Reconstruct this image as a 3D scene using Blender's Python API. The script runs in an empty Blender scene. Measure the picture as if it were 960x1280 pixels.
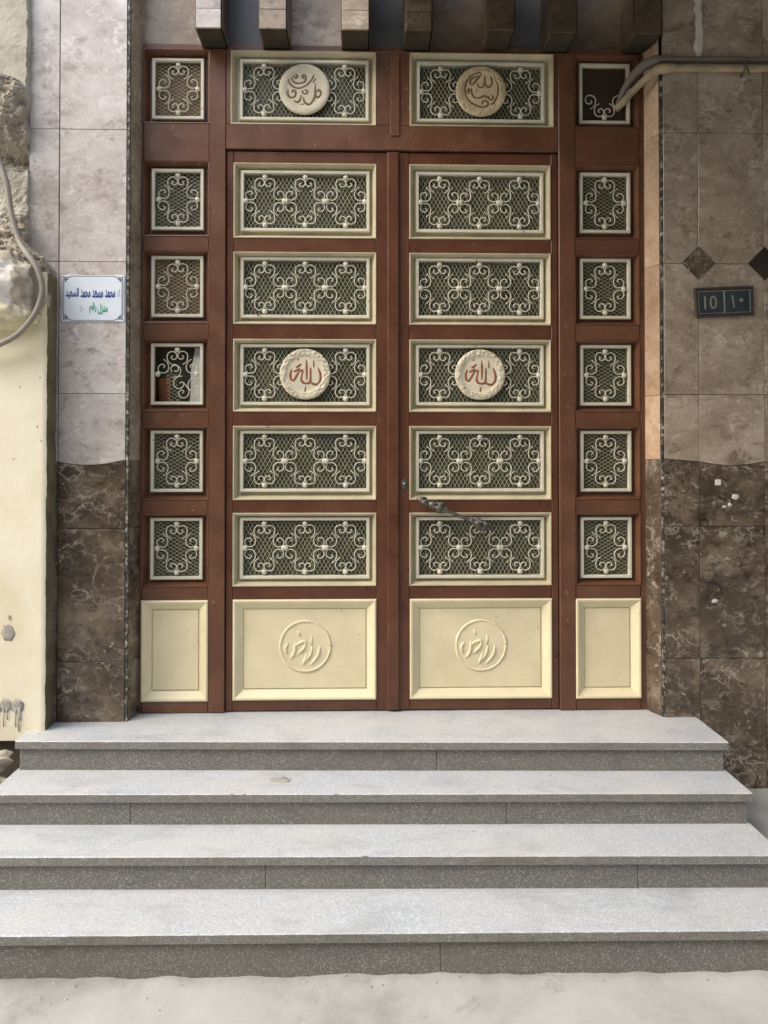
import bpy, math, random
from mathutils import Vector, Matrix, noise
R = math.radians
random.seed(7)
sc = bpy.context.scene
col = sc.collection

# ------------------------------------------------------------------ camera
cam_d = bpy.data.cameras.new("camera")
cam = bpy.data.objects.new("camera", cam_d); col.objects.link(cam)
cam.location = (0, -3.73, 1.15)
cam.rotation_euler = (R(90.8), 0, R(-1.45))
cam_d.sensor_width = 36.0; cam_d.lens = 28.125
cam_d.shift_y = -77 / 1280.0
cam_d.clip_start = 0.05; cam_d.clip_end = 500
sc.camera = cam
# ------------------------------------------------------------------ world, sun, exposure
SUN_EL, SUN_AZ = 46.0, -62.0          # azimuth measured from the street side (-y) towards the left (-x)
w = bpy.data.worlds.new("World"); sc.world = w; w.use_nodes = True
wn = w.node_tree.nodes; wl = w.node_tree.links
sky = wn.new("ShaderNodeTexSky"); sky.sky_type = 'NISHITA'; sky.sun_disc = False
sky.sun_elevation = R(SUN_EL); sky.air_density = 1.0; sky.dust_density = 3.0
bg = wn["Background"]; bg.inputs[1].default_value = 0.13
wl.new(sky.outputs[0], bg.inputs[0])
sd = Vector((math.sin(R(SUN_AZ)) * math.cos(R(SUN_EL)), -math.cos(R(SUN_AZ)) * math.cos(R(SUN_EL)), math.sin(R(SUN_EL))))
sky.sun_rotation = math.atan2(sd.x, sd.y)
sl = bpy.data.lights.new("sun", 'SUN'); sl.energy = 1.5; sl.angle = R(80); sl.color = (1.0, 0.965, 0.92)
so = bpy.data.objects.new("sun", sl); col.objects.link(so)
so.rotation_euler = sd.to_track_quat('Z', 'Y').to_euler(); so.location = sd * 20
sc.view_settings.view_transform = 'Standard'; sc.view_settings.look = 'None'
sc.view_settings.gamma = 1.0; sc.view_settings.use_curve_mapping = False
sc.view_settings.exposure = 1.25
sc.render.engine = 'CYCLES'
sc.cycles.use_denoising = True
sc.cycles.max_bounces = 6

# ------------------------------------------------------------------ helpers
def tag(o, label=None, cat=None, group=None, kind=None):
    if label: o["label"] = label
    if cat: o["category"] = cat
    if group: o["group"] = group
    if kind: o["kind"] = kind
    return o

def empty(name, loc, label, cat, group=None):
    o = bpy.data.objects.new(name, None); o.empty_display_size = 0.1
    o.location = loc; col.objects.link(o)
    return tag(o, label, cat, group)

def link(name, me, parent=None, loc=(0, 0, 0), mat=None):
    """loc is in world space; parents are only ever translated"""
    o = bpy.data.objects.new(name, me); col.objects.link(o)
    if mat is not None and len(me.materials) == 0: me.materials.append(mat)
    o.parent = parent
    p = Vector(loc)
    q = parent
    while q is not None:
        p = p - q.location; q = q.parent
    o.location = p
    return o

def mesh(name, vs, fs, smooth=False):
    me = bpy.data.meshes.new(name); me.from_pydata([tuple(v) for v in vs], [], fs)
    me.validate(); me.update()
    if smooth:
        for p in me.polygons: p.use_smooth = True
    return me

class MB:
    def __init__(s): s.v = []; s.f = []
    def add(s, vs, fs):
        b = len(s.v); s.v += [Vector(v) for v in vs]; s.f += [[i + b for i in f] for f in fs]
    def box(s, x0, x1, y0, y1, z0, z1, c=0.0):
        """box, front edges (at y0, towards the street) chamfered by c"""
        if c <= 0:
            vs = [(x0,y0,z0),(x1,y0,z0),(x1,y1,z0),(x0,y1,z0),(x0,y0,z1),(x1,y0,z1),(x1,y1,z1),(x0,y1,z1)]
            s.add(vs, [(0,3,2,1),(4,5,6,7),(0,1,5,4),(1,2,6,5),(2,3,7,6),(3,0,4,7)])
        else:
            s.prism([(x0,z0),(x1,z0),(x1,z1),(x0,z1)], y0, y1, c)
    def prism(s, poly, y0, y1, c=0.0):
        """poly counter-clockwise in xz seen from -y, front face at y0"""
        n = len(poly); a = []
        if c > 0:
            for i in range(n):
                p0 = Vector(poly[i-1]); p1 = Vector(poly[i]); p2 = Vector(poly[(i+1) % n])
                d1 = (p1 - p0).normalized(); d2 = (p2 - p1).normalized()
                n1 = Vector((-d1.y, d1.x)); n2 = Vector((-d2.y, d2.x))
                b = (n1 + n2); k = 1 + n1.dot(n2)
                a.append(p1 + b * (c / max(k, 0.3)))
            vs = [(p[0], y0, p[1]) for p in a] + [(p[0], y0 + c, p[1]) for p in poly] + [(p[0], y1, p[1]) for p in poly]
            fs = [list(range(n))]
            for L in (0, n):
                for i in range(n): j = (i+1) % n; fs.append([L+j, L+i, L+n+i, L+n+j])
            fs.append([2*n + i for i in reversed(range(n))])
        else:
            vs = [(p[0], y0, p[1]) for p in poly] + [(p[0], y1, p[1]) for p in poly]
            fs = [list(range(n))] + [[(i+1) % n, i, n+i, n+(i+1) % n] for i in range(n)] + [[n+i for i in reversed(range(n))]]
        s.add(vs, fs)
    def ring(s, prof):
        """nested rectangles: prof = list of (x0,x1,z0,z1,y); skin between successive ones"""
        vs = []; fs = []
        for (x0, x1, z0, z1, y) in prof: vs += [(x0,y,z0),(x1,y,z0),(x1,y,z1),(x0,y,z1)]
        for k in range(len(prof) - 1):
            for i in range(4):
                j = (i+1) % 4; fs.append([4*k+i, 4*k+j, 4*k+4+j, 4*k+4+i])
        s.add(vs, fs)
    def tube(s, pts, r, n=6, flat=1.0, caps=True):
        """tube along 3d points, r a number or list; flat squashes along y"""
        pts = [Vector(p) for p in pts]; m = len(pts); vs = []; fs = []
        ref = Vector((0, 1, 0))
        for i, p in enumerate(pts):
            t = (pts[min(i+1, m-1)] - pts[max(i-1, 0)]).normalized()
            u = ref - t * ref.dot(t)
            if u.length < 1e-3: u = Vector((1, 0, 0)) - t * t.x
            u.normalize(); v = t.cross(u)
            rr = r[i] if isinstance(r, (list, tuple)) else r
            for k in range(n):
                a = 2 * math.pi * k / n
                vs.append(p + u * (math.cos(a) * rr * flat) + v * (math.sin(a) * rr))
        for i in range(m - 1):
            for k in range(n):
                j = (k+1) % n; fs.append([i*n+k, i*n+j, (i+1)*n+j, (i+1)*n+k])
        if caps: fs.append(list(reversed(range(n)))); fs.append([(m-1)*n + k for k in range(n)])
        s.add(vs, fs)
    def blob(s, c, r, nu=10, nv=7, amp=0.25, sc_=1.0, seed=0, fl=(1,1,1)):
        vs = []; fs = []; c = Vector(c)
        for j in range(nv + 1):
            th = math.pi * j / nv
            for i in range(nu):
                ph = 2 * math.pi * i / nu
                d = Vector((math.sin(th) * math.cos(ph), math.sin(th) * math.sin(ph), math.cos(th)))
                k = r * (1 + amp * noise.noise(d * sc_ * 1.7 + Vector((seed * 7.3, seed * 3.1, 0))))
                vs.append(c + Vector((d.x * fl[0], d.y * fl[1], d.z * fl[2])) * k)
        for j in range(nv):
            for i in range(nu):
                a = j*nu+i; b = j*nu+(i+1) % nu; fs.append([a, a+nu, b+nu, b])
        s.add(vs, fs)
    def mesh(s, name, smooth=False, origin=(0, 0, 0)):
        o = Vector(origin); return mesh(name, [v - o for v in s.v], s.f, smooth)
    def build(s, name, mat, parent=None, smooth=False, origin=(0, 0, 0)):
        return link(name, s.mesh(name, smooth, origin), parent, origin, mat)

def catmull(pts, k=5):
    pts = [Vector(p) for p in pts]; out = []
    P = [2*pts[0] - pts[1]] + pts + [2*pts[-1] - pts[-2]]
    for i in range(1, len(P) - 2):
        for j in range(k):
            t = j / k; a, b, c, d = P[i-1], P[i], P[i+1], P[i+2]
            out.append(0.5 * ((2*b) + (c-a)*t + (2*a-5*b+4*c-d)*t*t + (3*b-a-3*c+d)*t**3))
    out.append(pts[-1]); return out

def srgb(r, g, b):
    f = lambda c: (c/255/12.92) if c/255 <= 0.04045 else ((c/255+0.055)/1.055)**2.4
    return (f(r), f(g), f(b), 1)

# ------------------------------------------------------------------ materials
class NT:
    def __init__(s, name):
        s.m = bpy.data.materials.new(name); s.m.use_nodes = True
        s.t = s.m.node_tree; s.n = s.t.nodes; s.b = s.n["Principled BSDF"]
    def node(s, typ, **kw):
        nd = s.n.new(typ)
        for k, v in kw.items():
            if isinstance(k, str) and hasattr(nd, k): setattr(nd, k, v)
        return nd
    def L(s, a, b): s.t.links.new(a, b)
    def coords(s, rnd=True):
        tc = s.node("ShaderNodeTexCoord")
        if not rnd: return tc.outputs["Object"]
        oi = s.node("ShaderNodeObjectInfo")
        m = s.node("ShaderNodeMath", operation='MULTIPLY'); m.inputs[1].default_value = 61.7
        s.L(oi.outputs["Random"], m.inputs[0])
        v = s.node("ShaderNodeVectorMath", operation='ADD')
        s.L(tc.outputs["Object"], v.inputs[0]); s.L(m.outputs[0], v.inputs[1])
        return v.outputs[0]
    def noise(s, co, scale, detail=4, rough=0.55, dist=0.0):
        nd = s.node("ShaderNodeTexNoise"); s.L(co, nd.inputs["Vector"])
        nd.inputs["Scale"].default_value = scale; nd.inputs["Detail"].default_value = detail
        nd.inputs["Roughness"].default_value = rough; nd.inputs["Distortion"].default_value = dist
        return nd.outputs["Fac"]
    def ramp(s, fac, stops):
        nd = s.node("ShaderNodeValToRGB"); cr = nd.color_ramp
        while len(cr.elements) < len(stops): cr.elements.new(0.5)
        for e, (p, c) in zip(cr.elements, stops):
            e.position = p; e.color = c if isinstance(c, tuple) else (c, c, c, 1)
        s.L(fac, nd.inputs[0]); return nd.outputs[0]
    def mix(s, fac, a, b, mode='MIX'):
        nd = s.node("ShaderNodeMix", data_type='RGBA', blend_type=mode)
        for i, x in ((0, fac), (6, a), (7, b)):
            if hasattr(x, "links"): s.L(x, nd.inputs[i])
            else: nd.inputs[i].default_value = x
        return nd.outputs[2]
    def math(s, op, a, b=0.0):
        nd = s.node("ShaderNodeMath", operation=op)
        for i, x in ((0, a), (1, b)):
            if hasattr(x, "links"): s.L(x, nd.inputs[i])
            else: nd.inputs[i].default_value = x
        return nd.outputs[0]
    def bump(s, h, strength=0.3, dist=0.01):
        nd = s.node("ShaderNodeBump"); nd.inputs["Strength"].default_value = strength
        nd.inputs["Distance"].default_value = dist; s.L(h, nd.inputs["Height"])
        s.L(nd.outputs[0], s.b.inputs["Normal"])
    def out(s, color, rough=0.5, metal=0.0, spec=0.5):
        for x, k in ((color, "Base Color"), (rough, "Roughness"), (metal, "Metallic"), (spec, "Specular IOR Level")):
            if hasattr(x, "links"): s.L(x, s.b.inputs[k])
            else: s.b.inputs[k].default_value = x
        return s.m

def m_marble(name, dark, mid, light, vein, rough=0.16, vein_amt=0.5, scale=1.0, spk=0.5):
    t = NT(name); co = t.coords()
    wob = t.node("ShaderNodeTexNoise"); t.L(co, wob.inputs["Vector"]); wob.inputs["Scale"].default_value = 9 * scale; wob.inputs["Detail"].default_value = 5
    sub = t.node("ShaderNodeVectorMath", operation='MULTIPLY_ADD'); t.L(wob.outputs["Color"], sub.inputs[0])
    sub.inputs[1].default_value = (0.09, 0.09, 0.09); t.L(co, sub.inputs[2])
    st = t.node("ShaderNodeMapping"); t.L(sub.outputs[0], st.inputs["Vector"]); st.inputs["Scale"].default_value = (0.85, 1.0, 1.2); wco = st.outputs[0]
    # soft ground tone, then sharp-edged fragments in two sizes
    c = t.ramp(t.noise(wco, 4.0 * scale, 5, 0.6), [(0.32, tuple(0.5 * (x + y) for x, y in zip(dark, mid))), (0.52, mid), (0.70, light)])
    for sc_, lo, hi, k in ((13, 0.53, 0.60, 0.55), (30, 0.55, 0.63, 0.5)):
        n = t.noise(wco, sc_ * scale, 10, 0.66); ms = t.ramp(t.noise(co, sc_ * 0.33 * scale, 3), [(0.42, 0.0), (0.60, 1.0)])
        c = t.mix(t.math('MULTIPLY', t.math('MULTIPLY', t.ramp(n, [(lo, 0.0), (hi, 1.0)]), ms), spk * k * 2), c, dark)
        ms2 = t.ramp(t.noise(co, sc_ * 0.29 * scale, 2), [(0.40, 1.0), (0.58, 0.0)])
        c = t.mix(t.math('MULTIPLY', t.math('MULTIPLY', t.ramp(n, [(1 - hi, 1.0), (1 - lo, 0.0)]), ms2), spk * k * 1.6), c, light)
    # hairline veins along noise contours
    for sc_, wd, k in ((5.5, 0.010, 1.0), (11.0, 0.012, 0.8), (24.0, 0.016, 0.6)):
        n = t.noise(wco, sc_ * scale, 6, 0.55)
        ln = t.ramp(t.math('ABSOLUTE', t.math('SUBTRACT', n, 0.5)), [(0.0, 1.0), (wd, 0.25), (wd * 2.2, 0.0)])
        ms = t.ramp(t.noise(co, sc_ * 0.6 * scale, 3), [(0.48, 0.0), (0.64, 1.0)])
        c = t.mix(t.math('MULTIPLY', t.math('MULTIPLY', ln, ms), vein_amt * k), c, vein)
    n3 = t.noise(wco, 19 * scale, 7, 0.62)
    c = t.mix(t.math('MULTIPLY', t.ramp(n3, [(0.63, 0.0), (0.69, 1.0)]), vein_amt * 0.8), c, vein)
    oi = t.node("ShaderNodeObjectInfo")
    hv = t.node("ShaderNodeHueSaturation"); t.L(c, hv.inputs["Color"])
    t.L(t.math('ADD', t.math('MULTIPLY', oi.outputs["Random"], 0.24), 0.88), hv.inputs["Value"])
    rr = t.math('ADD', t.math('MULTIPLY', t.noise(co, 26, 6, 0.7), 0.22), rough - 0.05)
    t.bump(t.noise(co, 60, 3), 0.05, 0.002)
    return t.out(hv.outputs[0], rr)

M = {}
M['marble_light'] = m_marble('light_emperador_marble', srgb(148,135,124), srgb(195,186,178), srgb(213,206,200), srgb(234,230,225), 0.2, 0.6, 1.0, 0.72)
M['marble_tan'] = m_marble('tan_emperador_marble', srgb(112,96,79), srgb(156,140,121), srgb(177,162,144), srgb(214,203,187), 0.2, 0.6, 1.0, 0.75)
M['marble_warm'] = m_marble('warm_tan_marble', srgb(150,116,88), srgb(194,164,134), srgb(210,184,156), srgb(228,212,192), 0.22, 0.5, 1.0, 0.4)
M['marble_dark'] = m_marble('dark_emperador_marble', srgb(44,36,27), srgb(90,76,61), srgb(132,117,99), srgb(196,184,168), 0.14, 0.72, 1.0, 0.75)
M['marble_sooty'] = m_marble('sooty_marble', srgb(58,47,36), srgb(92,78,60), srgb(112,97,78), srgb(150,134,112), 0.35, 0.4, 1.0, 0.6)  # tan marble darkened: paints the shade on corbels and right-hand lintel panels
M['marble_black'] = m_marble('near_black_marble', srgb(26,22,18), srgb(42,35,28), srgb(56,48,38), srgb(90,78,62), 0.12, 0.2)

def m_paint(name, c, rough, var=0.12, wear=0.0, wearc=None, bump=0.15, spec=0.5, grime=None, gs=9):
    t = NT(name); co = t.coords()
    n = t.noise(co, gs, 6, 0.65)
    dk = tuple(x * (1 - var * 1.6) for x in c[:3]) + (1,); lt = tuple(min(1, x * (1 + var)) for x in c[:3]) + (1,)
    colr = t.ramp(n, [(0.32, dk), (0.68, lt)])
    if grime:
        g = t.ramp(t.noise(co, 4.0, 8, 0.7, 0.4), [(0.56, 0.0), (0.76, 1.0)])
        colr = t.mix(t.math('MULTIPLY', g, 0.5), colr, grime)
    if wear > 0:
        wn_ = t.ramp(t.noise(co, 38, 5, 0.7), [(0.70 - wear*0.08, 0.0), (0.735 - wear*0.08, 1.0)])
        colr = t.mix(wn_, colr, wearc)
    t.bump(t.noise(co, 120, 4, 0.6), bump, 0.002)
    rn = t.math('ADD', t.math('MULTIPLY', n, 0.25), rough - 0.12)
    return t.out(colr, rn, 0, spec)

M['brown'] = m_paint('brown_enamel', srgb(94,57,38), 0.30, 0.17, 0.35, srgb(142,110,88), 0.12, 0.5, srgb(120,88,66), 6)
M['frame_brown'] = m_paint('worn_brown_enamel', srgb(102,67,46), 0.34, 0.18, 0.6, srgb(150,122,98), 0.14, 0.5, srgb(134,104,80), 6)
M['cream'] = m_paint('cream_enamel', srgb(224,212,174), 0.4, 0.06, 0.4, srgb(140,114,76), 0.1, 0.5, srgb(196,178,130), 5)
M['cream_grey'] = m_paint('grey_cream_enamel', srgb(214,209,187), 0.42, 0.08, 0.5, srgb(120,104,78), 0.12, 0.5, srgb(176,166,136), 8)
M['molding'] = m_paint('dusty_tan_cream_enamel', srgb(192,181,150), 0.45, 0.1, 0.5, srgb(120,104,78), 0.12, 0.5, srgb(164,150,118), 8)  # cream toned tanner to carry the shade of the recess bevels
M['iron_cream'] = m_paint('painted_iron', srgb(206,201,180), 0.45, 0.1, 0.4, srgb(104,88,64), 0.1)
M['lattice'] = m_paint('dusty_expanded_metal', srgb(152,149,122), 0.6, 0.15)
M['plaque'] = m_paint('cast_plaque', srgb(212,202,176), 0.6, 0.08, 0.5, srgb(150,120,90), 0.6, 0.4, srgb(190,176,150), 14)
M['plaque_tan'] = m_paint('tan_cast_plaque', srgb(202,184,146), 0.6, 0.08, 0.4, srgb(120,90,60), 0.5, 0.4, srgb(170,146,104), 14)
M['ink'] = m_paint('brown_lettering', srgb(138,82,58), 0.5, 0.15)
M['ink_dim'] = m_paint('dull_brown_lettering', srgb(122,96,68), 0.55, 0.15)
M['pane'] = m_paint('dusty_dark_pane', srgb(74,75,58), 0.35, 0.25, 0, None, 0.05)
M['pane_brown'] = m_paint('brown_backing', srgb(126,92,58), 0.5, 0.2)
M['pane_dark'] = m_paint('dark_brown_backing', srgb(64,46,32), 0.6, 0.2)
M['void'] = m_paint('unlit_room', srgb(70,60,50), 0.8, 0.2)
M['trim'] = None
def m_trim():
    t = NT('chipped_tile_edge'); co = t.coords(False)
    n = t.noise(co, 46, 4, 0.7)
    c = t.ramp(n, [(0.40, srgb(38,37,32)), (0.52, srgb(78,72,60)), (0.60, srgb(150,146,130)), (0.68, srgb(205,200,186))])
    t.bump(n, 0.8, 0.01); return t.out(c, 0.6)
M['trim'] = m_trim()
def m_terrazzo(name, base, chip, dirt, amt, rough=0.45, sc1=150, dust=0.5, rnd=True):
    t = NT(name); co = t.coords(rnd)
    vo = t.node("ShaderNodeTexVoronoi", feature='F1'); t.L(co, vo.inputs["Vector"]); vo.inputs["Scale"].default_value = sc1
    cell = t.node("ShaderNodeSeparateColor"); t.L(vo.outputs["Color"], cell.inputs[0])
    dk = tuple(x * 0.62 for x in base[:3]) + (1,)
    c = t.ramp(cell.outputs[0], [(0.0, dk), (0.45, base), (0.80, base), (0.90, chip)])
    c = t.mix(amt, base, c)
    mp = t.node("ShaderNodeMapping"); t.L(co, mp.inputs["Vector"]); mp.inputs["Scale"].default_value = (0.55, 1.0, 1.0)
    d = t.ramp(t.noise(mp.outputs[0], 4.0, 9, 0.72, 0.5), [(0.38, 0.0), (0.68, 1.0)])
    c = t.mix(t.math('MULTIPLY', d, dust), c, dirt)
    s2 = t.ramp(t.noise(mp.outputs[0], 7, 8, 0.72, 0.6), [(0.50, 0.0), (0.74, 1.0)])
    c = t.mix(t.math('MULTIPLY', s2, 0.5), c, tuple(x * 0.5 for x in base[:3]) + (1,))
    s3 = t.ramp(t.noise(co, 34, 4, 0.6), [(0.70, 0.0), (0.76, 1.0)])
    c = t.mix(t.math('MULTIPLY', s3, 0.5), c, tuple(x * 0.35 for x in base[:3]) + (1,))
    t.bump(t.noise(co, 200, 3), 0.12, 0.002)
    return t.out(c, t.math('ADD', t.math('MULTIPLY', d, 0.2), rough))
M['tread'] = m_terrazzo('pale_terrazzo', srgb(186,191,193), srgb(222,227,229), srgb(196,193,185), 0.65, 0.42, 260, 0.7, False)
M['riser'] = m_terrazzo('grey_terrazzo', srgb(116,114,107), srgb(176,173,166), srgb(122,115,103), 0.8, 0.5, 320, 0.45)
M['nosing'] = m_terrazzo('dirty_terrazzo_edge', srgb(128,126,119), srgb(178,175,168), srgb(116,109,97), 0.7, 0.5, 320, 0.5, False)  # darker terrazzo on front faces, painting in their shade against the treads
def m_ground():
    t = NT('dusty_cement_ground'); co = t.coords(False)
    n = t.noise(co, 1.6, 9, 0.68, 0.4); n2 = t.noise(co, 24, 6, 0.7); n3 = t.noise(co, 6, 8, 0.7, 0.6)
    c = t.ramp(n, [(0.30, srgb(150,147,139)), (0.46, srgb(172,170,162)), (0.70, srgb(186,184,177))])
    c = t.mix(t.math('MULTIPLY', t.ramp(n3, [(0.30, 1.0), (0.42, 0.0)]), 0.55), c, srgb(128,123,113))
    c = t.mix(t.math('MULTIPLY', t.ramp(n2, [(0.62, 0.0), (0.75, 1.0)]), 0.3), c, srgb(192,190,183))
    h = t.math('ADD', n3, t.math('MULTIPLY', n2, 0.4))
    n4 = t.noise(co, 3.2, 6, 0.6, 0.8)
    crack = t.ramp(t.math('ABSOLUTE', t.math('SUBTRACT', n4, 0.5)), [(0.0, 1.0), (0.006, 0.0)])
    crack = t.math('MULTIPLY', crack, t.ramp(t.noise(co, 1.7, 3), [(0.50, 0.0), (0.60, 1.0)]))
    h = t.math('SUBTRACT', t.math('ADD', h, t.math('MULTIPLY', t.noise(co, 90, 5, 0.7), 0.25)), 0.0)
    t.bump(h, 0.28, 0.012); return t.out(c, 0.85, 0, 0.25)
M['ground'] = m_ground()
def m_plaster(name, a, b, c_, bs=0.3, rough=0.85, sc_=2.5, spots=None):
    t = NT(name); co = t.coords(False)
    n = t.noise(co, sc_, 8, 0.65, 0.3); n2 = t.noise(co, 30, 6, 0.7)
    c = t.ramp(n, [(0.28, a), (0.5, b), (0.72, c_)])
    if spots: c = t.mix(t.ramp(t.noise(co, 14, 4, 0.6), [(0.70, 0.0), (0.76, 0.7)]), c, spots)
    t.bump(t.math('ADD', n2, t.math('MULTIPLY', n, 0.5)), bs, 0.01)
    return t.out(c, rough, 0, 0.25)
M['plaster'] = m_plaster('cream_wall_paint', srgb(222,210,174), srgb(235,226,198), srgb(242,236,216), 0.22, 0.8, 2.2, srgb(214,203,172))
M['mortar'] = m_plaster('rough_mortar', srgb(140,130,114), srgb(176,166,148), srgb(200,192,176), 0.7, 0.9, 9)
M['smooth_cement'] = m_plaster('smooth_cement', srgb(166,160,142), srgb(192,186,168), srgb(206,200,184), 0.25, 0.9, 5)
M['white_mortar'] = m_plaster('whitewashed_mortar', srgb(176,170,156), srgb(206,201,190), srgb(222,218,208), 0.5, 0.9, 7)
M['stain'] = m_plaster('grey_cement_splash', srgb(142,138,126), srgb(164,160,148), srgb(182,176,160), 0.4, 0.9, 20)
M['side'] = m_plaster('raw_wall_edge', srgb(92,82,62), srgb(118,106,82), srgb(138,126,102), 0.6, 0.9, 9)
M['cable'] = m_paint('grey_conduit', srgb(150,142,128), 0.6, 0.12)
M['pipe'] = m_paint('whitewashed_pipe', srgb(172,154,122), 0.75, 0.24, 0.8, srgb(110,92,68), 0.4)
M['pipe_grey'] = m_paint('grey_plastic_pipe', srgb(112,104,92), 0.6, 0.15)
M['iron'] = m_paint('tarnished_iron', srgb(98,94,86), 0.4, 0.35, 0.9, srgb(176,170,156), 0.4, 0.6, None, 40)
M['iron'].node_tree.nodes["Principled BSDF"].inputs["Metallic"].default_value = 0.45
M['sign_white'] = m_paint('enamelled_sign_white', srgb(232,240,246), 0.25, 0.02, 0, None, 0.02)
M['sign_silver'] = m_paint('sign_silver', srgb(150,156,160), 0.35, 0.08)
M['sign_dark'] = m_paint('sign_dark_ornament', srgb(54,62,66), 0.4, 0.1)
M['sign_blue'] = m_paint('sign_blue_letters', srgb(48,72,146), 0.35, 0.05)
M['sign_green'] = m_paint('sign_green_letters', srgb(40,168,124), 0.35, 0.05)
M['sign_faint'] = m_paint('sign_faded_digits', srgb(176,186,192), 0.35, 0.05)
M['plate'] = m_paint('dark_blue_plate', srgb(48,56,60), 0.4, 0.2, 0.6, srgb(92,86,70), 0.15)
M['plate_rim'] = m_paint('rusty_plate_rim', srgb(64,52,42), 0.6, 0.2)
M['plate_line'] = m_paint('worn_plate_lettering', srgb(132,132,116), 0.5, 0.2)
M['paper'] = m_paint('white_paper', srgb(222,218,208), 0.8, 0.06)
M['orange'] = m_paint('varnished_orange_wood', srgb(128,74,38), 0.5, 0.2)
M['concrete'] = m_plaster('dark_concrete', srgb(84,76,66), srgb(104,95,82), srgb(124,114,100), 0.4, 0.9, 4)
M['soot'] = m_plaster('sooty_soffit', srgb(52,45,38), srgb(66,58,48), srgb(80,70,58), 0.4, 0.9, 6)  # dark tone painting in the shade under the corbels
M['granite'] = m_paint('blue_grey_granite', srgb(86,86,86), 0.4, 0.15, 0.5, srgb(130,130,126), 0.05)
M['facade'] = m_plaster('street_plaster', srgb(134,126,112), srgb(152,144,130), srgb(164,156,142), 0.3, 0.9, 2)
M['grit'] = m_paint('grit', srgb(176,171,160), 0.9, 0.3)

# ------------------------------------------------------------------ the setting
PF = -0.15            # face of the tiled walls; the door stands at about y = 0
# street ground: fine near the steps, coarse away
def ground_z(x, y):
    z = -0.524 + 0.004 * noise.noise(Vector((x * 0.9, y * 0.9, 3)))
    z += 0.0035 * noise.fractal(Vector((x * 4, y * 4, 1)), 0.75, 2.0, 6)
    d = y + 1.10
    if abs(x) < 2.4 and -0.22 < d < 0.3:         # ragged mortar fillet heaped against the bottom riser
        z += max(0, 1 - abs(d) / 0.10) * (0.003 + 0.010 * noise.fractal(Vector((x * 5.1, y * 6, 7)), 0.7, 2.0, 5))
    return z
xs = [-40, -15, -6, -3] + [-2.2 + 0.014 * i for i in range(316)] + [3, 6, 15, 40]
ys = [-40, -15, -8, -5, -3.5] + [-2.0 + 0.014 * i for i in range(76)] + [-0.4, 0.5]
vs = [(x, y, ground_z(x, y)) for y in ys for x in xs]; nx = len(xs)
fs = [[j*nx+i, j*nx+i+1, (j+1)*nx+i+1, (j+1)*nx+i] for j in range(len(ys)-1) for i in range(nx-1)]
tag(link("street_ground", mesh("street_ground", vs, fs, True), None, (0,0,0), M['ground']), kind="structure")
# raised pavement beside the steps
b = MB(); b.box(1.50, 6.0, -1.06, PF + 0.0, -0.7, -0.322, 0)
tag(b.build("pavement", M['ground']), kind="structure")
# dark hall behind the door
b = MB()
b.box(-1.2, 1.5, 1.6, 1.65, -0.02, 3.1); b.box(-1.2, -1.15, 0.08, 1.6, -0.02, 3.1); b.box(1.45, 1.5, 0.08, 1.6, -0.02, 3.1)
b.box(-1.15, 1.45, 0.08, 1.6, 3.06, 3.1); b.box(-1.15, 1.45, 0.08, 1.6, -0.06, -0.02)
tag(b.build("hallway", M['void']), kind="structure")

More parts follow.
